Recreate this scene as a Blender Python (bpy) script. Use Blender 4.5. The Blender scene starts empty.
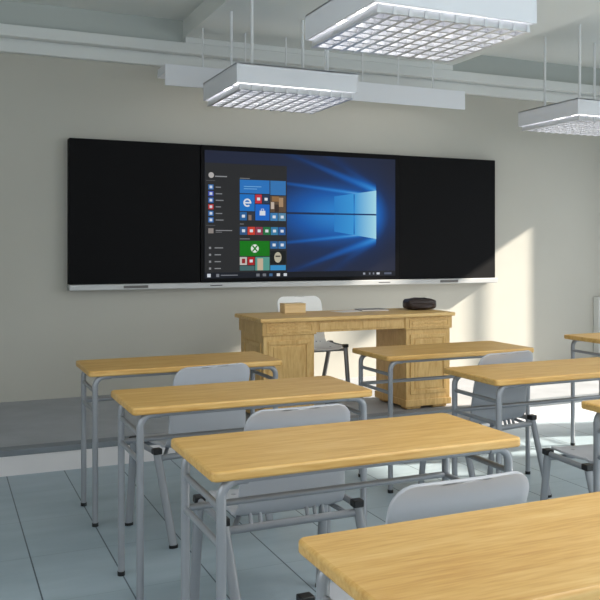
import bpy, bmesh, math, random
from mathutils import Vector, Matrix
random.seed(4)
S = bpy.context.scene
COL = S.collection

# ---------------------------------------------------------------- camera
cam_d = bpy.data.cameras.new('camera')
cam = bpy.data.objects.new('camera', cam_d); COL.objects.link(cam)
cam.location = (0, 0, 1.33)
cam.rotation_euler = (math.radians(90), 0, -0.413)
cam_d.sensor_width = 36.0; cam_d.sensor_fit = 'HORIZONTAL'
cam_d.lens = 820.0 / 600.0 * 36.0
cam_d.shift_y = -(300 - 249.8) / 600.0
cam_d.clip_start = 0.05; cam_d.clip_end = 100
S.camera = cam

# ---------------------------------------------------------------- world, sun, exposure
W = bpy.data.worlds.new('sky'); S.world = W; W.use_nodes = True
bg = W.node_tree.nodes['Background']
bg.inputs[0].default_value = (0.86, 0.93, 1.0, 1); bg.inputs[1].default_value = 1.3
sun_d = bpy.data.lights.new('sun', 'SUN'); sun = bpy.data.objects.new('sun', sun_d); COL.objects.link(sun)
sun_d.energy = 14.0; sun_d.angle = math.radians(1.8); sun_d.color = (1.0, 0.91, 0.78)
sun.rotation_euler = Vector((-1, 0.30, -0.56)).to_track_quat('-Z', 'Y').to_euler()
sun.location = (9, 3, 5)

def area_light(name, loc, aim, sx, sy, power, color=(0.86, 0.93, 1.0)):
    d = bpy.data.lights.new(name, 'AREA'); d.shape = 'RECTANGLE'; d.size = sx; d.size_y = sy
    d.energy = power; d.color = color
    o = bpy.data.objects.new(name, d); COL.objects.link(o); o.location = loc
    o.rotation_euler = Vector(aim).to_track_quat('-Z', 'Y').to_euler()
area_light('fill_from_back', (2.2, -2.98, 1.75), (0, 1, 0), 7.0, 1.7, 40)  # added soft fill from behind the camera
area_light('fill_from_left', (-1.68, 1.7, 1.8), (1, 0, 0.05), 2.6, 1.5, 46)  # added fill for left-facing sides; the left wall has no window
area_light('daylight_side_windows', (6.72, -0.8, 1.65), (-1, 0, 0), 3.4, 1.6, 60)
for x, y in ((2.25, 1.69), (2.25, -0.25), (5.28, 3.72), (5.28, 1.75)):      # added unseen area lights standing in for further ceiling lamps
    area_light('unseen_lamp_fill', (x, y, 2.45), (0, 0, -1), 0.9, .75, 23, (1.0, 0.98, 0.95))
vs = S.view_settings
vs.view_transform = 'Standard'; vs.look = 'None'; vs.exposure = 0.02; vs.gamma = 1.0; vs.use_curve_mapping = False
S.cycles.max_bounces = 8; S.cycles.diffuse_bounces = 5
S.cycles.sample_clamp_indirect = 6.0
S.cycles.use_denoising = True

# ---------------------------------------------------------------- materials
def srgb(r, g, b):
    f = lambda c: (c / 255 / 12.92) if c / 255 <= 0.04045 else ((c / 255 + 0.055) / 1.055) ** 2.4
    return (f(r), f(g), f(b), 1.0)

def mat(name, col, rough=0.5, metal=0.0, spec=0.5, noise=None, bump=0.0):
    m = bpy.data.materials.new(name); m.use_nodes = True
    nt = m.node_tree; b = nt.nodes['Principled BSDF']
    b.inputs['Base Color'].default_value = col
    b.inputs['Roughness'].default_value = rough; b.inputs['Metallic'].default_value = metal
    b.inputs['Specular IOR Level'].default_value = spec
    if noise:
        sc, amt = noise
        tc = nt.nodes.new('ShaderNodeTexCoord'); n = nt.nodes.new('ShaderNodeTexNoise')
        n.inputs['Scale'].default_value = sc; n.inputs['Detail'].default_value = 4
        nt.links.new(tc.outputs['Object'], n.inputs['Vector'])
        r = nt.nodes.new('ShaderNodeValToRGB')
        r.color_ramp.elements[0].position = 0.3; r.color_ramp.elements[1].position = 0.7
        r.color_ramp.elements[0].color = tuple(c * (1 - amt) for c in col[:3]) + (1,)
        r.color_ramp.elements[1].color = tuple(min(1, c * (1 + amt)) for c in col[:3]) + (1,)
        nt.links.new(n.outputs['Fac'], r.inputs['Fac']); nt.links.new(r.outputs['Color'], b.inputs['Base Color'])
        if bump:
            bp = nt.nodes.new('ShaderNodeBump'); bp.inputs['Strength'].default_value = bump; bp.inputs['Distance'].default_value = 0.002
            nt.links.new(n.outputs['Fac'], bp.inputs['Height']); nt.links.new(bp.outputs['Normal'], b.inputs['Normal'])
    return m

def wood(name, c_dark, c_mid, c_light, stretch=(2.0, 22.0, 22.0), rough=0.42):
    m = bpy.data.materials.new(name); m.use_nodes = True
    nt = m.node_tree; b = nt.nodes['Principled BSDF']; L = nt.links.new
    tc = nt.nodes.new('ShaderNodeTexCoord'); mp = nt.nodes.new('ShaderNodeMapping')
    oi = nt.nodes.new('ShaderNodeObjectInfo')
    add = nt.nodes.new('ShaderNodeVectorMath'); add.operation = 'ADD'
    mul = nt.nodes.new('ShaderNodeVectorMath'); mul.operation = 'SCALE'; mul.inputs['Scale'].default_value = 7.0
    cmb = nt.nodes.new('ShaderNodeCombineXYZ')
    for i in range(3): L(oi.outputs['Random'], cmb.inputs[i])
    L(cmb.outputs[0], mul.inputs[0]); L(tc.outputs['Object'], add.inputs[0]); L(mul.outputs[0], add.inputs[1])
    mp.inputs['Scale'].default_value = stretch
    L(add.outputs[0], mp.inputs['Vector'])
    n1 = nt.nodes.new('ShaderNodeTexNoise'); n1.inputs['Scale'].default_value = 1.6; n1.inputs['Detail'].default_value = 6
    n1.inputs['Distortion'].default_value = 0.6
    n2 = nt.nodes.new('ShaderNodeTexNoise'); n2.inputs['Scale'].default_value = 5.5; n2.inputs['Detail'].default_value = 5
    L(mp.outputs[0], n1.inputs['Vector']); L(mp.outputs[0], n2.inputs['Vector'])
    mx = nt.nodes.new('ShaderNodeMath'); mx.operation = 'MULTIPLY_ADD'; mx.inputs[1].default_value = 0.45
    ml = nt.nodes.new('ShaderNodeMath'); ml.operation = 'MULTIPLY'; ml.inputs[1].default_value = 0.55
    L(n1.outputs['Fac'], ml.inputs[0]); L(n2.outputs['Fac'], mx.inputs[0]); L(ml.outputs[0], mx.inputs[2])
    r = nt.nodes.new('ShaderNodeValToRGB'); e = r.color_ramp.elements
    e[0].position = 0.34; e[0].color = c_dark; e[1].position = 0.66; e[1].color = c_light
    k = e.new(0.5); k.color = c_mid
    L(mx.outputs[0], r.inputs['Fac']); L(r.outputs['Color'], b.inputs['Base Color'])
    b.inputs['Roughness'].default_value = rough
    bp = nt.nodes.new('ShaderNodeBump'); bp.inputs['Strength'].default_value = 0.12; bp.inputs['Distance'].default_value = 0.001
    L(mx.outputs[0], bp.inputs['Height']); L(bp.outputs['Normal'], b.inputs['Normal'])
    return m

def emit(name, col, strength=1.0):
    m = bpy.data.materials.new(name); m.use_nodes = True; nt = m.node_tree
    b = nt.nodes['Principled BSDF']; b.inputs['Base Color'].default_value = (0.01, 0.01, 0.01, 1); b.inputs['Roughness'].default_value = 0.4
    b.inputs['Specular IOR Level'].default_value = 0.05
    b.inputs['Emission Color'].default_value = col; b.inputs['Emission Strength'].default_value = strength
    return m

M = {}
M['wall'] = mat('wall_paint', srgb(188, 186, 177), 0.85, noise=(1.2, 0.025), bump=0.05)
M['ceil'] = mat('ceiling_paint', srgb(228, 231, 228), 0.9, noise=(1.0, 0.02))
M['frieze'] = mat('shade_grey_frieze', srgb(186, 192, 189), 0.9)  # darker grey paints in the shade above the cornice
M['trim'] = mat('cornice_paint', srgb(222, 225, 224), 0.8)
M['plat'] = mat('platform_concrete', srgb(158, 161, 166), 0.6, noise=(3.5, 0.10))
M['nose'] = mat('platform_edge_stone', srgb(122, 128, 134), 0.6, noise=(8, 0.06))
M['riser'] = mat('platform_riser_paint', srgb(226, 222, 222), 0.6, noise=(3, 0.03))
M['wood'] = wood('desk_oak', srgb(190, 142, 72), srgb(207, 164, 94), srgb(217, 180, 114))
M['twood'] = wood('teacher_desk_oak', srgb(192, 148, 84), srgb(208, 168, 104), srgb(220, 184, 122), stretch=(14, 14, 3))
M['twoodh'] = wood('teacher_desk_top_oak', srgb(196, 148, 84), srgb(218, 178, 112), srgb(230, 196, 134))
M['steel'] = mat('grey_painted_steel', srgb(148, 151, 156), 0.35, 0.25)
M['cap'] = mat('black_plastic', srgb(18, 18, 20), 0.4)
M['shell'] = mat('light_grey_plastic', srgb(174, 176, 182), 0.45)
M['wshell'] = mat('white_plastic', srgb(244, 244, 242), 0.4)
M['dsteel'] = mat('mid_grey_steel', srgb(128, 130, 133), 0.35, 0.5)
M['lampw'] = mat('white_lamp_enamel', srgb(232, 234, 240), 0.45)
M['louv'] = mat('satin_aluminium_louver', srgb(222, 223, 226), 0.32, 0.6)
M['tube'] = emit('lit_tube', (1.0, 0.98, 0.95, 1), 5.0)
M['tube_board'] = emit('lit_board_tube', (1.0, 0.96, 0.88, 1), 5.0)
M['rod'] = mat('white_rod', srgb(228, 230, 232), 0.5)
M['black'] = mat('matte_black_board', srgb(16, 16, 18), 0.7, spec=0.12, noise=(2.0, 0.05))
M['bezel'] = mat('black_bezel', srgb(8, 8, 10), 0.5, spec=0.1)
M['alu'] = mat('brushed_aluminium', srgb(186, 187, 187), 0.45, 0.25)
M['grille'] = mat('dark_grille', srgb(100, 98, 96), 0.6)
M['mark'] = mat('tiny_dark_print', srgb(90, 90, 92), 0.6)
M['bag'] = mat('dark_brown_leather', srgb(48, 36, 34), 0.5, noise=(14, 0.3), bump=0.5)
M['paper'] = mat('white_paper', srgb(232, 222, 214), 0.8)
M['print'] = mat('grey_printed_cover', srgb(150, 146, 142), 0.6, noise=(40, 0.3))
M['boxwood'] = wood('pale_box_wood', srgb(216, 184, 132), srgb(224, 194, 144), srgb(230, 204, 156))
M['pale'] = mat('pale_enamel', srgb(205, 208, 205), 0.5)

def tile_floor():
    m = bpy.data.materials.new('blue_grey_floor_tiles'); m.use_nodes = True
    nt = m.node_tree; b = nt.nodes['Principled BSDF']; L = nt.links.new
    tc = nt.nodes.new('ShaderNodeTexCoord'); sp = nt.nodes.new('ShaderNodeSeparateXYZ'); L(tc.outputs['Object'], sp.inputs[0])
    def joint(out, origin, pitch, half):
        a = nt.nodes.new('ShaderNodeMath'); a.operation = 'SUBTRACT'; L(out, a.inputs[0]); a.inputs[1].default_value = origin - pitch * 40.5
        w = nt.nodes.new('ShaderNodeMath'); w.operation = 'WRAP'; L(a.outputs[0], w.inputs[0]); w.inputs[1].default_value = pitch; w.inputs[2].default_value = 0
        c = nt.nodes.new('ShaderNodeMath'); c.operation = 'SUBTRACT'; L(w.outputs[0], c.inputs[0]); c.inputs[1].default_value = pitch / 2
        d = nt.nodes.new('ShaderNodeMath'); d.operation = 'ABSOLUTE'; L(c.outputs[0], d.inputs[0])
        e = nt.nodes.new('ShaderNodeMath'); e.operation = 'LESS_THAN'; L(d.outputs[0], e.inputs[0]); e.inputs[1].default_value = half
        return e.outputs[0]
    jx = joint(sp.outputs['X'], 0.355, 0.327, 0.0030)
    jy = joint(sp.outputs['Y'], 4.215, 0.5, 0.0022)
    n = nt.nodes.new('ShaderNodeTexNoise'); n.inputs['Scale'].default_value = 2.2; n.inputs['Detail'].default_value = 5
    mp = nt.nodes.new('ShaderNodeMapping'); mp.inputs['Scale'].default_value = (1, 3.5, 1); L(tc.outputs['Object'], mp.inputs[0]); L(mp.outputs[0], n.inputs['Vector'])
    r = nt.nodes.new('ShaderNodeValToRGB'); e = r.color_ramp.elements
    e[0].position = 0.3; e[0].color = srgb(148, 164, 173); e[1].position = 0.7; e[1].color = srgb(160, 175, 184)
    L(n.outputs['Fac'], r.inputs['Fac'])
    m1 = nt.nodes.new('ShaderNodeMix'); m1.data_type = 'RGBA'; L(jy, m1.inputs[0]); L(r.outputs[0], m1.inputs[6]); m1.inputs[7].default_value = srgb(138, 152, 160)
    m2 = nt.nodes.new('ShaderNodeMix'); m2.data_type = 'RGBA'; L(jx, m2.inputs[0]); L(m1.outputs[2], m2.inputs[6]); m2.inputs[7].default_value = srgb(78, 90, 98)
    L(m2.outputs[2], b.inputs['Base Color'])
    b.inputs['Roughness'].default_value = 0.38; b.inputs['Specular IOR Level'].default_value = 0.35
    return m
M['floor'] = tile_floor()

def wallpaper():
    m = bpy.data.materials.new('screen_wallpaper'); m.use_nodes = True
    nt = m.node_tree; b = nt.nodes['Principled BSDF']; L = nt.links.new
    tc = nt.nodes.new('ShaderNodeTexCoord'); sp = nt.nodes.new('ShaderNodeSeparateXYZ'); L(tc.outputs['Object'], sp.inputs[0])
    def mth(op, a, c=None, d=None):
        k = nt.nodes.new('ShaderNodeMath'); k.operation = op
        for i, v in enumerate((a, c, d)):
            if v is None: continue
            if isinstance(v, (int, float)): k.inputs[i].default_value = v
            else: L(v, k.inputs[i])
        return k.outputs[0]
    u = mth('SUBTRACT', 3.666, sp.outputs['X'])          # distance left of the bright edge
    y = mth('SUBTRACT', sp.outputs['Z'], 1.652)          # height over the emblem's middle line
    ay = mth('ABSOLUTE', y)
    def gauss(v, w):
        q = mth('DIVIDE', v, w); return mth('EXPONENT', mth('MULTIPLY', mth('MULTIPLY', q, q), -1.0))
    inside = mth('GREATER_THAN', u, 0.0)
    # the wide beam opening to the left
    core = mth('MULTIPLY', gauss(y, mth('ADD', mth('MULTIPLY', mth('ABSOLUTE', u), 0.05), 0.2)), gauss(mth('SUBTRACT', u, 0.25), 0.62))
    halo = mth('MULTIPLY', gauss(y, 0.42), gauss(mth('SUBTRACT', u, 0.4), 0.75))
    def ray(a, k, w):
        return mth('MULTIPLY', mth('MULTIPLY', gauss(mth('SUBTRACT', ay, mth('ADD', mth('MULTIPLY', u, k), a)), w), mth('EXPONENT', mth('MULTIPLY', mth('ABSOLUTE', u), -1.6))), inside)
    r1 = ray(0.222, 0.34, 0.030); r2 = ray(0.170, 0.10, 0.014); r3 = ray(0.226, 0.62, 0.05)
    seam = mth('MULTIPLY', mth('LESS_THAN', ay, 0.009), inside)
    lit = mth('ADD', 0.25, mth('DIVIDE', 0.75, mth('ADD', 1.0, mth('EXPONENT', mth('MULTIPLY', mth('ADD', u, 0.06), -28.0)))))
    val = mth('MULTIPLY', mth('ADD', mth('MULTIPLY', core, 0.52), mth('MULTIPLY', halo, 0.10)), lit)
    val = mth('ADD', val, mth('MULTIPLY', r1, 0.36)); val = mth('ADD', val, mth('MULTIPLY', r2, 0.55)); val = mth('ADD', val, mth('MULTIPLY', r3, 0.14))
    val = mth('MULTIPLY', val, mth('SUBTRACT', 1.0, mth('MULTIPLY', seam, 0.75)))
    r = nt.nodes.new('ShaderNodeValToRGB'); e = r.color_ramp.elements
    e[0].position = 0.0; e[0].color = srgb(34, 40, 60); e[1].position = 1.0; e[1].color = srgb(190, 240, 255)
    for p, c in ((0.12, srgb(26, 50, 94)), (0.32, srgb(22, 92, 176)), (0.6, srgb(46, 140, 220))):
        k = e.new(p); k.color = c
    L(val, r.inputs['Fac'])
    b.inputs['Base Color'].default_value = (0.01, 0.01, 0.012, 1); b.inputs['Roughness'].default_value = 0.4; b.inputs['Specular IOR Level'].default_value = 0.05
    L(r.outputs['Color'], b.inputs['Emission Color']); b.inputs['Emission Strength'].default_value = 0.80
    return m
M['wallpaper'] = wallpaper()
SC = {}
def scol(*c):
    if c not in SC: SC[c] = emit('screen_colour_%d' % len(SC), srgb(*c), 0.78)
    return SC[c]

# ---------------------------------------------------------------- mesh helpers
def box(bm, x0, x1, y0, y1, z0, z1):
    r = bmesh.ops.create_cube(bm, size=1.0)
    for v in r['verts']:
        v.co = Vector((x0 + (v.co.x + .5) * (x1 - x0), y0 + (v.co.y + .5) * (y1 - y0), z0 + (v.co.z + .5) * (z1 - z0)))
    return r['verts']

def tube(bm, pts, rx, ry=None, seg=12, side=(1, 0, 0)):
    """sweep an oval along a polyline; rx along 'side', ry across it"""
    ry = ry or rx
    P = [Vector(p) for p in pts]; rings = []
    ref = Vector(side)
    for i, p in enumerate(P):
        if i == 0: t = P[1] - P[0]
        elif i == len(P) - 1: t = P[-1] - P[-2]
        else: t = (P[i + 1] - P[i]).normalized() + (P[i] - P[i - 1]).normalized()
        t.normalize()
        a = ref - t * ref.dot(t)
        if a.length < 1e-3: a = Vector((0, 1, 0)) - t * t.y
        if a.length < 1e-3: a = Vector((0, 0, 1)) - t * t.z
        a.normalize(); b = t.cross(a)
        rings.append([bm.verts.new(p + a * rx * math.cos(k * 2 * math.pi / seg) + b * ry * math.sin(k * 2 * math.pi / seg)) for k in range(seg)])
    for i in range(len(rings) - 1):
        for k in range(seg):
            bm.faces.new((rings[i][k], rings[i][(k + 1) % seg], rings[i + 1][(k + 1) % seg], rings[i + 1][k]))
    bm.faces.new(rings[0][::-1]); bm.faces.new(rings[-1])

def slab(bm, x0, x1, y0, y1, z0, z1, r, seg=6):
    pts = []
    for cx, cy, a0 in ((x1 - r, y1 - r, 0), (x0 + r, y1 - r, 90), (x0 + r, y0 + r, 180), (x1 - r, y0 + r, 270)):
        for k in range(seg + 1):
            a = math.radians(a0 + 90 * k / seg); pts.append((cx + r * math.cos(a), cy + r * math.sin(a)))
    lo = [bm.verts.new((x, y, z0)) for x, y in pts]; hi = [bm.verts.new((x, y, z1)) for x, y in pts]
    n = len(pts)
    bm.faces.new(hi); bm.faces.new(lo[::-1])
    for k in range(n): bm.faces.new((lo[k], lo[(k + 1) % n], hi[(k + 1) % n], hi[k]))

def prism(bm, prof, x0, x1):                       # profile in (y, z), extruded along x
    a = [bm.verts.new((x0, y, z)) for y, z in prof]; b = [bm.verts.new((x1, y, z)) for y, z in prof]
    n = len(prof)
    bm.faces.new(a); bm.faces.new(b[::-1])
    for k in range(n): bm.faces.new((a[k], b[k], b[(k + 1) % n], a[(k + 1) % n]))

def obj(name, bm, m, parent=None, bevel=0.0, smooth=True, bseg=2):
    bmesh.ops.recalc_face_normals(bm, faces=bm.faces)
    me = bpy.data.meshes.new(name); bm.to_mesh(me); bm.free()
    me.materials.append(m)
    o = bpy.data.objects.new(name, me); COL.objects.link(o)
    if parent: o.parent = parent
    if bevel:
        b = o.modifiers.new('bevel', 'BEVEL'); b.width = bevel; b.segments = bseg; b.limit_method = 'ANGLE'; b.angle_limit = math.radians(50)
    if smooth:
        for p in me.polygons: p.use_smooth = True
        try: me.set_sharp_from_angle(angle=math.radians(40))
        except Exception: pass
    return o

def boxes(name, lst, m, parent=None, bevel=0.0):
    bm = bmesh.new()
    for b in lst: box(bm, *b)
    return obj(name, bm, m, parent, bevel, smooth=False)

def thing(name, label, cat, loc=(0, 0, 0), rz=0.0, group=None):
    o = bpy.data.objects.new(name, None); COL.objects.link(o); o.empty_display_size = 0.1
    o.location = loc; o.rotation_euler = (0, 0, rz); o['label'] = label; o['category'] = cat
    if group: o['group'] = group
    return o

def struct(o): o['kind'] = 'structure'; return o

def kids(o): return [c for c in COL.objects if c.parent == o]
def dup(root, loc, rz=0.0, label=None, group=None):
    def rec(o, parent):
        c = o.copy(); COL.objects.link(c)
        if parent: c.parent = parent
        for ch in kids(o): rec(ch, c)
        return c
    r = rec(root, None); r.location = loc; r.rotation_euler = (0, 0, rz)
    if label: r['label'] = label
    if group: r['group'] = group
    return r

# ---------------------------------------------------------------- room shell
XL, XR, YB, YF, ZC, ZP = -1.7, 6.70, -3.0, 6.74, 3.10, 0.15
PY = 5.10                                            # platform front edge
struct(boxes('floor', [(XL, XR, YB, YF, -0.12, 0)], M['floor']))
# lower middle strip, with a recessed bay on either side
struct(boxes('ceiling', [(1.86, 4.50, YB, YF, ZC, ZC + .24), (XL, 1.86, YB, YF, ZC + .15, ZC + .24), (4.50, XR, YB, YF, ZC + .15, ZC + .24)], M['ceil']))
struct(boxes('wall_front', [(XL - .2, XR + .2, YF, YF + .2, -.12, ZC + .24)], M['wall']))
struct(boxes('wall_left', [(XL - .2, XL, YB, YF, -.12, ZC + .24)], M['wall']))
def holed(name, axis, pos0, pos1, lo, hi, holes):
    us = sorted({lo, hi} | {h[0] for h in holes} | {h[1] for h in holes})
    zs = sorted({-.12, ZC + .24} | {h[2] for h in holes} | {h[3] for h in holes})
    L = []
    for a, b in zip(us, us[1:]):
        for c, d in zip(zs, zs[1:]):
            um, zm = (a + b) / 2, (c + d) / 2
            if any(h[0] < um < h[1] and h[2] < zm < h[3] for h in holes): continue
            L.append((pos0, pos1, a, b, c, d) if axis == 'x' else (a, b, pos0, pos1, c, d))
    return struct(boxes(name, L, M['wall']))
R_HOLES = [(5.76, 6.165, .5, 2.24), (6.205, 6.388, .5, 2.24), (5.36, 5.76, .5, 2.9), (4.25, 5.36, .5, 2.24),
           (3.30, 3.82, .9, 2.1), (2.82, 3.22, 2.12, 2.45), (-2.6, 1.0, .8, 2.5)]  # unseen openings, cut and sized to steer the sun patches
holed('wall_right', 'x', XR, XR + 0.06, YB, YF, R_HOLES)
holed('wall_back', 'y', YB - .06, YB, XL, XR, [(-1.3, 5.7, .9, 2.6)])  # opening added to let sky light in from behind
# platform along the front wall
struct(boxes('platform', [(XL, XR, PY + 0.012, YF, 0, ZP - .001)], M['plat']))
struct(boxes('trim_1', [(XL, XR, PY - 0.006, PY + 0.10, ZP - 0.034, ZP + .002)], M['nose'], bevel=.004))   # stone edge
struct(boxes('trim_2', [(XL, XR, PY, PY + 0.03, 0.0, ZP - 0.034)], M['riser']))                            # riser board
# cornice: two steps under the ceiling, and the ceiling beams
struct(boxes('trim_3', [(XL, XR, YF - .06, YF, 2.855, 2.945)], M['trim'], bevel=.006))
struct(boxes('trim_4', [(XL, XR, YF - .13, YF, 2.962, 3.05), (XL, XR, YF - .045, YF, 2.945, 2.962), (1.86, 4.50, YF - .13, YF, 3.05, ZC)], M['trim'], bevel=.006))
struct(boxes('trim_5', [(XL, 1.86, YF - .05, YF, 3.05, ZC + .15), (4.50, XR, YF - .05, YF, 3.05, ZC + .15)], M['frieze']))
# ---------------------------------------------------------------- board with the interactive display
board = thing('interactive_blackboard', 'wide black sliding blackboard with a lit display in its middle, on the front wall', 'blackboard', (0, 0, 0))
BY = 6.632
x0, x1, z0, z1 = 0.926, 5.008, 1.012, 2.212
for a, b in ((x0, 1.992), (3.918, x1)):
    o = boxes('writing_panel', [(a, b, BY, YF, z0 + .044, z1)], M['black'], board, bevel=.004); o['label'] = 'matte black writing panel'
boxes('display_frame', [(1.996, 3.914, BY - .006, YF - .001, z0 + .044, z1)], M['bezel'], board, bevel=.003)
boxes('back_frame', [(x0 + .01, x1 - .01, BY + .03, YF, z0 + .01, z0 + .05)], M['alu'], board)
tray = boxes('pen_tray', [(x0 - .004, x1 + .004, BY - .035, YF - .002, z0 - .004, z0 + .042)], M['alu'], board, bevel=.005)
tray['label'] = 'silver tray rail along the bottom'
for a, b in ((1.345, 1.545), (4.345, 4.545)): boxes('speaker_grille', [(a, b, BY - .038, BY - .03, z0 + .008, z0 + .03)], M['grille'], tray)
for a, b in ((2.07, 2.175), (3.68, 3.80)): boxes('printed_mark', [(a, b, BY - .0365, BY - .03, z0 + .015, z0 + .023)], M['mark'], tray)
# the screen
SX0, SX1, SZ0, SZ1 = 2.03, 3.868, 1.088, 2.168
scr = boxes('screen', [(SX0, SX1, BY - .009, BY - .004, SZ0, SZ1)], M['wallpaper'], board); scr['label'] = 'lit screen with start menu and blue wallpaper'
def sq(name, a, b, c, d, m, layer=1):
    y = BY - .009 - .0012 * layer
    return boxes(name, [(a, b, y - .0012, y + .001, c, d)], m, scr)
DZ = -0.116                                            # measured heights were taken with the floor 0.116 lower
def disc(bm, cx, cz, r, y, n=18, ry=None):
    ry = ry or r
    f = [bm.verts.new((cx + r * math.cos(t * 2 * math.pi / n), y, cz + ry * math.sin(t * 2 * math.pi / n))) for t in range(n)]
    g = [bm.verts.new((v.co.x, y + .001, v.co.z)) for v in f]
    bm.faces.new(f); bm.faces.new(g[::-1])
    for k in range(n): bm.faces.new((f[k], g[k], g[(k + 1) % n], f[(k + 1) % n]))
LY = lambda l: BY - .009 - .0012 * l - .0012
sq('start_menu', SX0, 2.775, SZ0 + .05, 2.063, scol(43, 44, 46))
sq('taskbar', SX0, SX1, SZ0, SZ0 + .05, scol(24, 28, 38))
TW = (230, 236, 244)
def tile(a, b, c, d, col, art=None):
    sq('tile', a, b, c + DZ, d + DZ, scol(*col), 2)
    if art: art((a + b) / 2, (c + d) / 2 + DZ)
def glyph_e(x, z):
    bm = bmesh.new(); y = LY(3); n = 16; ro, ri = .036, .022
    A = [bm.verts.new((x + ro * math.cos(t), y, z + ro * math.sin(t))) for t in [math.radians(-0 + 310 * k / n) for k in range(n + 1)]]
    B = [bm.verts.new((x + ri * math.cos(t), y, z + ri * math.sin(t))) for t in [math.radians(-0 + 310 * k / n) for k in range(n + 1)]]
    for k in range(n): bm.faces.new((A[k], A[k + 1], B[k + 1], B[k]))
    box(bm, x - ri, x + ro, y - .0004, y + .0004, z - .007, z + .006)
    obj('tile_symbol', bm, scol(*TW), scr, smooth=False)
def glyph_bag(x, z):
    y = LY(3); bm = bmesh.new(); box(bm, x - .026, x + .026, y - .0005, y + .0005, z - .026, z + .014)
    box(bm, x - .013, x - .009, y - .0005, y + .0005, z + .014, z + .03); box(bm, x + .009, x + .013, y - .0005, y + .0005, z + .014, z + .03)
    box(bm, x - .013, x + .013, y - .0005, y + .0005, z + .027, z + .031)
    obj('tile_symbol', bm, scol(*TW), scr, smooth=False)
def glyph_x(x, z):
    y = LY(3); bm = bmesh.new(); disc(bm, x, z, .036, y, 22); obj('tile_symbol', bm, scol(236, 244, 236), scr, smooth=False)
    bm = bmesh.new()
    for s in (-1, 1):
        vs_ = box(bm, x - .034, x + .034, y - .0016, y - .0004, z - .006, z + .006)
        bmesh.ops.rotate(bm, verts=vs_, cent=(x, y, z), matrix=Matrix.Rotation(s * math.radians(48), 3, 'Y'))
    obj('tile_symbol', bm, scol(24, 128, 30), scr, smooth=False)
def glyph_sq(x, z):
    y = LY(3); bm = bmesh.new(); box(bm, x - .014, x + .014, y - .0005, y + .0005, z - .012, z + .012); obj('tile_symbol', bm, scol(*TW), scr, smooth=False)
def lines(x, z):
    y = LY(3); bm = bmesh.new()
    for k in range(2): box(bm, x - .10, x + .06 - .04 * k, y - .0005, y + .0005, z - .002 - .02 * k, z + .004 - .02 * k)
    obj('tile_text', bm, scol(120, 178, 228), scr, smooth=False)
blue = (38, 110, 188); b2 = (30, 120, 205)
tile(2.340, 2.612, 1.930, 2.046, (44, 122, 200), lines)
tile(2.620, 2.765, 1.922, 2.046, (56, 124, 190))
tile(2.340, 2.474, 1.778, 1.922, b2, glyph_e)
tile(2.481, 2.540, 1.846, 1.922, (206, 52, 70), glyph_sq)
tile(2.547, 2.612, 1.846, 1.922, (36, 60, 92), glyph_sq)
tile(2.481, 2.612, 1.700, 1.838, (28, 108, 208), glyph_bag)
tile(2.340, 2.404, 1.698, 1.770, (38, 100, 160), glyph_sq)
tile(2.411, 2.474, 1.698, 1.770, (52, 58, 70))
sq('tile_picture', 2.418, 2.445, 1.70 + DZ, 1.745 + DZ, scol(142, 118, 104), 3)
tile(2.620, 2.765, 1.772, 1.914, (96, 78, 62))
for a, b, c, d, col in ((2.625, 2.655, 1.80, 1.86, (206, 190, 176)), (2.66, 2.70, 1.775, 1.84, (60, 46, 40)), (2.70, 2.74, 1.82, 1.90, (178, 146, 112)), (2.635, 2.70, 1.866, 1.91, (150, 112, 72))):
    sq('tile_picture', a, b, c + DZ, d + DZ, scol(*col), 3)
tile(2.620, 2.689, 1.698, 1.766, (64, 132, 190), glyph_sq); tile(2.696, 2.765, 1.698, 1.766, (88, 140, 176), glyph_sq)
for k, col in enumerate(((52, 92, 140), (214, 66, 50), (150, 60, 82), (34, 120, 70), (58, 132, 176), (40, 96, 164))):
    tile(2.340 + k * .0713, 2.340 + k * .0713 + .066, 1.575, 1.643, col, glyph_sq)
tile(2.340, 2.612, 1.392, 1.522, (18, 124, 22), glyph_x)
tile(2.340, 2.404, 1.316, 1.384, (206, 202, 196), None); sq('tile_picture', 2.358, 2.388, 1.33 + DZ, 1.37 + DZ, scol(150, 40, 44), 3)
tile(2.411, 2.474, 1.316, 1.384, (178, 36, 40), glyph_sq)
tile(2.340, 2.474, 1.268, 1.309, (74, 108, 110))
tile(2.481, 2.612, 1.268, 1.384, (92, 160, 148))
sq('tile_picture', 2.50, 2.552, 1.27 + DZ, 1.372 + DZ, scol(206, 186, 160), 3)
tile(2.620, 2.689, 1.456, 1.520, (48, 104, 160), glyph_sq); tile(2.696, 2.765, 1.456, 1.520, (60, 118, 176), glyph_sq)
tile(2.620, 2.765, 1.322, 1.437, (22, 26, 26))
bm = bmesh.new(); disc(bm, 2.69, 1.38 + DZ, .034, LY(3), 18, .046); obj('tile_picture', bm, scol(196, 190, 168), scr, smooth=False)
sq('tile_picture', 2.667, 2.713, 1.384 + DZ, 1.396 + DZ, scol(60, 56, 50), 4)
tile(2.620, 2.765, 1.268, 1.312, (58, 150, 208))
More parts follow.
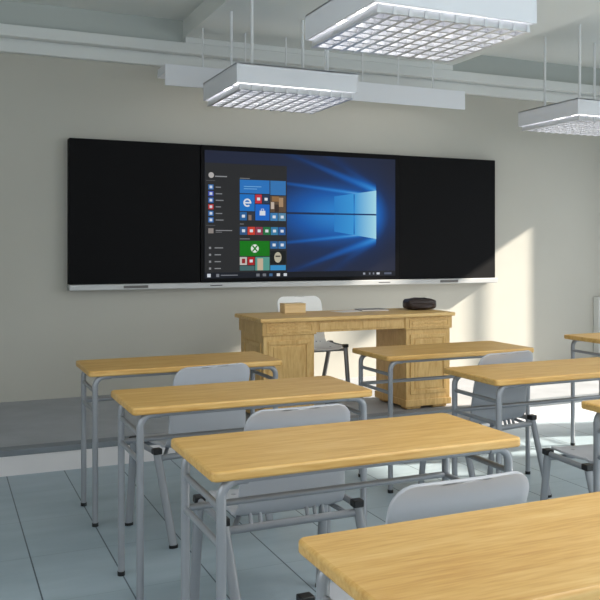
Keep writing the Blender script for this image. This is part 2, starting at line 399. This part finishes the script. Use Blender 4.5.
# menu column: round picture, app squares with unreadable lines, links at the bottom
bm = bmesh.new(); disc(bm, 2.085, 2.075 + DZ, .024, LY(3)); obj('menu_symbol', bm, scol(190, 186, 184), scr, smooth=False)
sq('menu_text', 2.12, 2.225, 2.062 + DZ, 2.071 + DZ, scol(150, 152, 156), 2)
for k, col in enumerate(((60, 120, 190), (70, 90, 190), (56, 108, 186), (196, 60, 66), (56, 112, 180), (60, 118, 190))):
    z = 1.975 + DZ - k * .0555
    sq('menu_symbol', 2.06, 2.105, z - .021, z + .021, scol(*col), 2)
    sq('menu_symbol', 2.071, 2.094, z - .011, z + .011, scol(222, 228, 238), 3)
    sq('menu_text', 2.125, 2.17 + .012 * (k % 3), z - .004, z + .004, scol(140, 143, 148), 2)
for (a, b, z, s) in ((2.04, 2.10, 2.03, 90), (2.04, 2.10, 1.652, 90)): sq('menu_text', a, b + .02, z + DZ - .003, z + DZ + .002, scol(s, s, s + 4), 2)
sq('menu_symbol', 2.06, 2.105, 1.585 + DZ, 1.627 + DZ, scol(150, 142, 138), 2); sq('menu_text', 2.125, 2.27, 1.606 + DZ, 1.613 + DZ, scol(150, 150, 154), 2); sq('menu_text', 2.125, 2.18, 1.592 + DZ, 1.598 + DZ, scol(120, 120, 124), 2)
for k in range(4):
    z = 1.462 + DZ - k * .058
    sq('menu_symbol', 2.066, 2.084, z - .009, z + .009, scol(150, 152, 156), 2); sq('menu_text', 2.115, 2.17 + .02 * (k == 0), z - .004, z + .004, scol(150, 152, 156), 2)
for a, b in ((2.34, 2.43), (2.34, 2.40), (2.34, 2.46)):
    pass
for a, b, z in ((2.34, 2.43, 2.058), (2.34, 2.375, 1.667), (2.34, 2.43, 1.54)): sq('menu_text', a, b, z + DZ - .004, z + DZ + .003, scol(128, 130, 134), 2)
# taskbar marks
for a in (2.05,): sq('taskbar_symbol', a, a + .03, SZ0 + .011, SZ0 + .04, scol(220, 226, 236), 3)
sq('taskbar_symbol', 2.13, 2.155, SZ0 + .012, SZ0 + .038, scol(130, 134, 142), 3); sq('menu_text', 2.17, 2.32, SZ0 + .022, SZ0 + .03, scol(128, 132, 140), 3)
for a, col in ((2.49, (120, 124, 132)), (2.55, (120, 124, 132)), (2.61, (70, 110, 150)), (2.68, (226, 228, 230)), (2.745, (216, 222, 230))): sq('taskbar_symbol', a, a + .03, SZ0 + .013, SZ0 + .037, scol(*col), 3)
for a, w_, col in ((3.53, .02, (170, 176, 190)), (3.59, .014, (130, 136, 150)), (3.63, .014, (130, 136, 150)), (3.67, .03, (220, 224, 234)), (3.75, .075, (96, 104, 124))): sq('taskbar_symbol', a, a + w_, SZ0 + .016, SZ0 + .034, scol(*col), 3)
# the four-pane glowing emblem
XA, XM, XB = 3.237, 3.438, 3.666; ZM = 1.652
def pane_mat():
    m = emit('emblem_glow', (0, 0, 0, 1), 0.85); nt = m.node_tree; L = nt.links.new
    tc = nt.nodes.new('ShaderNodeTexCoord'); sp = nt.nodes.new('ShaderNodeSeparateXYZ'); L(tc.outputs['Object'], sp.inputs[0])
    mr = nt.nodes.new('ShaderNodeMapRange'); mr.inputs[1].default_value = XA; mr.inputs[2].default_value = XB; L(sp.outputs['X'], mr.inputs[0])
    r = nt.nodes.new('ShaderNodeValToRGB'); e = r.color_ramp.elements
    e[0].color = srgb(40, 130, 206); e[1].color = srgb(170, 224, 240); k = e.new(.47); k.color = srgb(60, 156, 222)
    L(mr.outputs[0], r.inputs['Fac']); L(r.outputs[0], nt.nodes['Principled BSDF'].inputs['Emission Color'])
    return m
PANE = pane_mat()
def zt(x): return .158 + (x - XA) / (XB - XA) * (.222 - .158)
def pane(xa, xb, up, col):
    y = LY(1); g = .007; s = 1 if up else -1
    bm = bmesh.new()
    P = [(xa, ZM + s * g), (xb, ZM + s * g), (xb, ZM + s * zt(xb)), (xa, ZM + s * zt(xa))]
    f = [bm.verts.new((x, y, z)) for x, z in P]; k = [bm.verts.new((x, y + .001, z)) for x, z in P]
    bm.faces.new(f); bm.faces.new(k[::-1])
    for i in range(4): bm.faces.new((f[i], k[i], k[(i + 1) % 4], f[(i + 1) % 4]))
    obj('emblem_pane', bm, PANE, scr, smooth=False)
pane(XA, XM - .006, True, (40, 138, 214)); pane(XM + .006, XB, True, (92, 176, 230))
pane(XA, XM - .006, False, (34, 132, 212)); pane(XM + .006, XB, False, (80, 168, 228))

# ---------------------------------------------------------------- ceiling lamps
LW, LD, LH = 0.915, 0.765, 0.135
def make_lamp(loc, label, group):
    t = thing('pendant_light', label, 'lamp', loc, 0, group)            # origin: middle of the bottom opening
    hx, hy, w = LW / 2, LD / 2, .012
    boxes('housing', [(-hx, -hx + w, -hy, hy, 0, LH), (hx - w, hx, -hy, hy, 0, LH), (-hx + w, hx - w, -hy, -hy + w, 0, LH), (-hx + w, hx - w, hy - w, hy, 0, LH), (-hx, hx, -hy, hy, LH - .012, LH)], M['lampw'], t, bevel=.003)
    bm = bmesh.new(); z0, z1 = -.042, .0; nx, ny = 10, 8
    for i in range(nx + 1):
        x = -hx + .035 + (LW - .07) * i / nx
        vs_ = box(bm, x - .011, x + .011, -hy + .02, hy - .02, z0, z1)
        for v in vs_:
            if v.co.z > -.01: v.co.x = x + (v.co.x - x) * .3
    for j in range(ny + 1):
        y = -hy + .035 + (LD - .07) * j / ny
        vs_ = box(bm, -hx + .03, hx - .03, y - .009, y + .009, z0 + .004, z1 + .001)
        for v in vs_:
            if v.co.z > -.01: v.co.y = y + (v.co.y - y) * .3
    obj('louver', bm, M['louv'], t, smooth=False)['label'] = 'white square-cell louver grid'
    for y in (-.23, 0, .23):
        bm = bmesh.new(); tube(bm, [(-hx + .04, y, .075), (hx - .04, y, .075)], .014, seg=10, side=(0, 1, 0)); obj('tube', bm, M['tube'], t)
    for sx in (-1, 1):
        for sy in (-1, 1):
            bm = bmesh.new(); tube(bm, [(sx * .29, sy * .22, LH - .002), (sx * .29, sy * .22, (ZC if loc[0] < 4 else ZC + .15) - loc[2] + .002)], .0115, seg=10); obj('rod', bm, M['rod'], t)
    return t
LZ = 2.45
lampA = make_lamp((2.268, 5.565, LZ), 'white louvered pendant lamp hanging in front of the lit screen', 'louvered pendant lamps')
dup(lampA, (2.245, 3.628, LZ), label='large nearest louvered pendant lamp, cut by the top edge of the photo')
lampC = make_lamp((5.275, 5.66, LZ), 'louvered pendant lamp at the far right, cut by the right edge of the photo', 'louvered pendant lamps')
bl = thing('board_light', 'long white strip lamp hanging above the blackboard', 'lamp', (2.967, 6.31, 2.60))
bm = bmesh.new(); prism(bm, [(-.11, 0), (-.11, .165), (.12, .165), (.15, .12), (.15, .10), (-.088, .10), (-.095, 0)], -1.383, 1.383)
obj('housing', bm, M['lampw'], bl, bevel=.003, smooth=False)
bm = bmesh.new(); tube(bm, [(-1.3, .03, .075), (1.3, .03, .075)], .011, seg=10, side=(0, 1, 0)); obj('tube', bm, M['tube_board'], bl)
for k in range(7):
    bm = bmesh.new(); x = -1.05 + k * .36; tube(bm, [(x, 0, .163), (x, 0, ZC - 2.60 - .0015)], .007, seg=8); obj('rod', bm, M['rod'], bl)

# ---------------------------------------------------------------- teacher's desk
ZT = 0.862
td = thing('teacher_desk', "large oak teacher's desk with two pedestals, standing on the platform", 'desk', (2.79, 5.50, ZP))
def tb(name, lst, m=M['twood'], parent=td, bev=.004):
    return boxes(name, [(a - 2.79, b - 2.79, c - 5.50, d - 5.50, e - ZP, f - ZP) for a, b, c, d, e, f in lst], m, parent, bev)
tb('desktop', [(1.978, 3.545, 5.175, 5.72, ZT - .028, ZT)], M['twoodh'], bev=.007)
FY = 5.20
ap = tb('apron', [(2.40, 3.135, FY + .012, 5.66, .752, ZT - .028)])
for nm, a, b in (('pedestal', 2.0, 2.405), ('pedestal', 3.125, 3.53)):
    p = tb(nm, [(a, b, FY, 5.68, .742, ZT - .028), (a + .012, b - .012, FY + .012, 5.67, .20, .742), (a + .004, b - .004, FY + .004, 5.68, .172, .222)])
    # raised frame mouldings: drawer front and door
    def frame(name, xa, xb, za, zb, w, y, d):
        return tb(name, [(xa, xb, y - d, y + .004, zb - w, zb), (xa, xb, y - d, y + .004, za, za + w), (xa, xa + w, y - d, y + .004, za + w, zb - w), (xb - w, xb, y - d, y + .004, za + w, zb - w),
                         (xa + w + .012, xb - w - .012, y - d * .7, y + .004, za + w + .012, zb - w - .012)], M['twood'], p, .003)
    frame('drawer_front', a + .03, b - .03, .756, ZT - .042, .012, FY, .005)
    frame('door', a + .045, b - .045, .262, .705, .028, FY + .012, .007)
    if b < 3:
        tb('side_panel', [(a + .006, a + .014, FY + .06, 5.62, .27, .30), (a + .006, a + .014, FY + .06, 5.62, .66, .69), (a + .006, a + .014, FY + .06, FY + .10, .30, .66), (a + .006, a + .014, 5.58, 5.62, .30, .66)], M['twood'], p, .003)
    for fx in (a + .03, b - .15):
        for fy in (FY + .03, 5.56): tb('foot', [(fx, fx + .12, fy, fy + .09, ZP + .001, .176)], M['twood'])
for a, b in ((2.43, 2.755), (2.775, 3.10)):
    tb('drawer_front', [(a, b, FY + .006, FY + .016, .766, ZT - .042)], M['twood'], ap, .003)

# things on the desk
cb = thing('wooden_box', 'small plain wooden box at the left end of the teacher\'s desk', 'box', (2.395, 5.60, ZT + .001), 0)
boxes('body', [(-.085, .085, -.05, .05, 0, .060)], M['boxwood'], cb, .003)
boxes('lid', [(-.086, .086, -.051, .051, .061, .071)], M['boxwood'], cb, .003)
bm = bmesh.new(); box(bm, -.11, .11, -.075, .075, 0, .002)
pp = obj('sheet_of_paper', bm, M['paper'], smooth=False); pp.location = (2.83, 5.55, ZT + .001); pp.rotation_euler = (0, 0, .25)
pp['label'] = 'white sheet of paper lying in the middle of the teacher\'s desk'; pp['category'] = 'paper'
bk = thing('booklet', 'thin grey printed booklet lying right of the white paper sheet', 'book', (3.04, 5.56, ZT + .001), -.12)
boxes('cover', [(-.11, .11, -.08, .08, .0, .002), (-.11, .11, -.08, .08, .010, .012), (-.112, -.11, -.08, .08, 0, .012)], M['print'], bk)
boxes('pages', [(-.11, .107, -.077, .077, .0021, .0099)], M['paper'], bk)
# soft dark bag
bm = bmesh.new(); bmesh.ops.create_icosphere(bm, subdivisions=4, radius=1.0)
from mathutils import noise as mnoise
for v in bm.verts:
    x, y, z = v.co
    f = lambda q, e: math.copysign(abs(q) ** e, q)
    p = Vector((f(x, .5) * .125, f(y, .55) * .09, f(z, .5) * .045))
    if p.x > -.02 and z > 0: p.z *= .86
    p.z += .010 * mnoise.noise(Vector((x * 2.3, y * 2.3, 3.1))) + .006 * mnoise.noise(Vector((x * 6, y * 6, 1.7)))
    p.y += .012 * mnoise.noise(Vector((x * 3, z * 3, 7.7)))
    p.z = max(p.z + .048, 0.0)
    if p.x < 0: p.z *= 1 + .12 * p.x / .145
    v.co = p
bag = thing('leather_bag', 'dark brown soft leather bag lying at the right end of the teacher\'s desk', 'bag', (3.60, 5.66, ZT + .001), math.radians(-14))
bag.location = (3.43, 5.50, ZT + .001)
obj('body', bm, M['bag'], bag)
bm = bmesh.new()
tube(bm, [(-.105, -.082, .052), (-.06, -.092, .060), (.0, -.095, .058), (.06, -.092, .056), (.105, -.082, .048)], .006, .004, seg=8, side=(0, 0, 1)); obj('flap_edge', bm, M['bag'], bag)

# ---------------------------------------------------------------- pupils' desks
DW, DD, DH = 1.003, 0.434, 0.75
def corner(p0, p1, p2, r, n=6):
    p0, p1, p2 = map(Vector, (p0, p1, p2)); a = (p0 - p1).normalized(); b = (p2 - p1).normalized()
    c = p1 + (a + b) * r
    out = []
    for k in range(n + 1):
        t = k / n * math.pi / 2
        out.append(c - b * r * math.cos(t) - a * r * math.sin(t))
    return out
def make_desk(loc, label, group):
    t = thing('school_desk', label, 'desk', loc, 0, group)              # origin: floor under the far left corner
    bm = bmesh.new(); slab(bm, 0, DW, -DD, 0, DH - .029, DH, .022); obj('tabletop', bm, M['wood'], t, bevel=.007, bseg=3)
    rr, zb = .0138, DH - .029 - .004
    LX = .034; y_far, y_near = -.060, -DD + .028
    for y in (y_far, y_near):
        for s, x in ((1, LX), (-1, DW - LX)):
            bm = bmesh.new()
            pts = [(x, y, 0.012)] + corner((x, y, 0), (x, y, zb), (x + s, y, zb), .045) + [(x + s * .075, y, zb)]
            tube(bm, pts, rr, seg=14, side=(0, 1, 0)); lg = obj('leg', bm, M['steel'], t)
            bm = bmesh.new(); tube(bm, [(x, y, 0.0005), (x, y, .018)], .0155, seg=14); o = obj('foot_cap', bm, M['cap'], lg); o['label'] = 'black rubber foot'
        bm = bmesh.new(); tube(bm, [(LX + .07, y, zb), (DW - LX - .07, y, zb)], rr * .8, seg=12, side=(0, 1, 0)); obj('top_rail', bm, M['steel'], t)
    for x in (LX, DW - LX):
        for z in (.645, .545):
            bm = bmesh.new(); tube(bm, [(x, y_far - .004, z), (x, y_near + .004, z)], .0095, seg=10, side=(1, 0, 0)); obj('side_rail', bm, M['steel'], t)
    bm = bmesh.new(); tube(bm, [(LX, y_far, .547), (DW - LX, y_far, .547)], .0105, seg=10, side=(0, 1, 0)); obj('stretcher', bm, M['steel'], t)
    return t
G = 'pupils\' oak desks with grey steel frames'
d0 = make_desk((0.647, 4.415, 0), 'oak school desk in the left column nearest the board, its end by the platform', G)
dup(d0, (0.642, 3.423, 0), label='oak school desk second from the board in the left column')
dup(d0, (0.646, 2.478, 0), label='oak school desk third from the board in the left column, in the centre foreground')
dup(d0, (0.655, 1.520, 0), label='nearest oak school desk at the bottom right corner, only its top showing')
dup(d0, (2.222, 4.320, 0), label="oak school desk in the middle column right in front of the teacher's desk")
dup(d0, (2.264, 3.423, 0), label='oak school desk second from the board in the middle column, at the right edge')
dup(d0, (2.245, 2.455, 0), label='oak school desk at the right edge of which only one corner and a leg show')
dup(d0, (3.905, 4.425, 0), label='farthest right oak school desk, in the column by the windows')

# ---------------------------------------------------------------- chairs
def make_chair(name, loc, rz, label, shell_m, frame_m, group):
    t = thing(name, label, 'chair', loc, rz, group)                     # origin: floor under the rear bar; seat towards +y
    # shell: profile from the front lip over the seat and up the back
    prof = []
    for k in range(11): s = k / 10; prof.append((.36 - .30 * s, .430 - .016 * math.sin(math.pi * s * .9) - .02 * (1 - s) ** 6))
    cy, cz, r = .062, .490, .075
    for k in range(1, 8):
        a = math.radians(-90 - 78 * k / 7); prof.append((cy + r * math.cos(a) , cz + r * math.sin(a)))
    y0_, z0_ = prof[-1]
    for k in range(1, 13): s = k / 12; prof.append((y0_ - .072 * s + .012 * math.sin(math.pi * s), z0_ + (.80 - z0_) * s))
    # arc lengths
    D = [0]
    for a, b in zip(prof, prof[1:]): D.append(D[-1] + math.hypot(a[0] - b[0], a[1] - b[1]))
    # resample with denser ends
    T = D[-1]; R = .062
    st = [R * (1 - math.cos(math.pi / 2 * k / 6)) for k in range(6)]
    st = st + [R + (T - 2 * R) * k / 22 for k in range(23)] + [T - q for q in st[::-1]]
    def at(d):
        for i in range(len(D) - 1):
            if d <= D[i + 1] + 1e-9:
                f = (d - D[i]) / max(D[i + 1] - D[i], 1e-9); return (prof[i][0] + f * (prof[i + 1][0] - prof[i][0]), prof[i][1] + f * (prof[i + 1][1] - prof[i][1]))
        return prof[-1]
    bm = bmesh.new(); NU = 16; rows = []
    for d in st:
        e = min(d, T - d); y, z = at(d)
        hw = .205 if d < .30 else .205 - .010 * min(1, (d - .30) / .2)
        if e < R: hw = hw - R + math.sqrt(max(0, R * R - (R - e) ** 2))
        back = min(1, max(0, (d - .30) / .15))
        row = []
        for k in range(NU + 1):
            u = -1 + 2 * k / NU; x = u * hw; q = (x / .205) ** 2
            row.append(bm.verts.new((x, y + back * .012 * q, z + (1 - back) * .012 * q * q)))
        rows.append(row)
    for a, b in zip(rows, rows[1:]):
        for k in range(NU): bm.faces.new((a[k], a[k + 1], b[k + 1], b[k]))
    sh = obj('seat_shell', bm, shell_m, t)
    md = sh.modifiers.new('thickness', 'SOLIDIFY'); md.thickness = .011; md.offset = 0; md.use_rim = True
    md = sh.modifiers.new('edge', 'BEVEL'); md.width = .003; md.segments = 2; md.limit_method = 'ANGLE'; md.angle_limit = math.radians(50)
    zr = .416; hx = .252; yr, yf = 0.0, .275
    bm = bmesh.new(); tube(bm, [(-hx, yr, zr - .026), (hx, yr, zr - .026)], .012, .014, seg=10, side=(0, 1, 0)); obj('rear_bar', bm, frame_m, t)
    bm = bmesh.new(); tube(bm, [(-hx, yf, zr - .022), (hx, yf, zr - .022)], .011, .011, seg=10, side=(0, 1, 0)); obj('front_bar', bm, frame_m, t)
    for s in (-1, 1):
        bm = bmesh.new(); tube(bm, [(s * hx, yr, zr), (s * hx, yf, zr)], .011, .013, seg=10); obj('side_bar', bm, frame_m, t)
        for y, yfoot, xf, lean in ((yr, -.07, hx, .05), (yf, yf + .05, hx + .006, 0.0)):
            bm = bmesh.new(); tube(bm, [(s * xf + lean, yfoot, .010), (s * hx, y, zr + .008)], .0125, .019, seg=14, side=(0, 1, 0)); lg = obj('leg', bm, frame_m, t)
            bm = bmesh.new(); tube(bm, [(s * xf + lean, yfoot, .0008), (s * xf + lean, yfoot, .014)], .0145, .021, seg=14, side=(0, 1, 0)); obj('foot_cap', bm, M['cap'], lg)['label'] = 'black rubber foot'
            bm = bmesh.new(); box(bm, s * hx - .020, s * hx + .020, y - .019, y + .019, zr - .006, zr + .020); obj('corner_cap', bm, M['cap'], lg, bevel=.004)['label'] = 'black plastic corner cap'
        # angled brace from the rear bar up under the seat
        bm = bmesh.new(); tube(bm, [(s * .215, .0, zr - .026), (s * .17, .07, .416)], .009, seg=8); obj('bracket', bm, frame_m, t)
    for x in (-.15, -.115, .06, .09, .12):
        bm = bmesh.new(); tube(bm, [(x, .002, zr - .026), (x, .020, .440)], .0075, seg=8); obj('bracket', bm, frame_m, t)
    for x in (-.12, .12):
        bm = bmesh.new(); tube(bm, [(x, yf, zr - .022), (x, yf, .424)], .009, seg=8); obj('bracket', bm, frame_m, t)
    return t
GC = 'light grey shell chairs at the pupils\' desks'
c0 = make_chair('school_chair', (1.14, 3.68, 0), 0.16, 'light grey shell chair tucked under the left-column desk nearest the board', M['shell'], M['steel'], GC)
dup(c0, (1.115, 2.61, 0), label='light grey shell chair between the second and third desks of the left column')
dup(c0, (1.118, 1.665, 0), label='light grey shell chair whose back shows just above the nearest desktop')
dup(c0, (2.685, 3.53, 0), 0.14, label="light grey shell chair at the middle-column desk in front of the teacher's desk")
dup(c0, (2.725, 2.63, 0), -0.09, label='light grey shell chair at the right edge, only its seat and side frame showing')
make_chair('teacher_chair', (2.675, 6.06, ZP), math.pi, "white shell chair behind the teacher's desk", M['wshell'], M['dsteel'], None)

# ---------------------------------------------------------------- pale unit on the front wall at the right edge
rd = thing('wall_radiator', 'pale enamelled wall unit at the right edge beyond the farthest right desk', 'radiator', (6.525, 6.69, .23))
boxes('body', [(-.17, .17, -.04, .046, 0, .60)], M['pale'], rd, .008)
boxes('bracket', [(-.10, -.06, .0, .049, -.05, .02), (.06, .10, .0, .049, -.05, .02)], M['pale'], rd, .003)
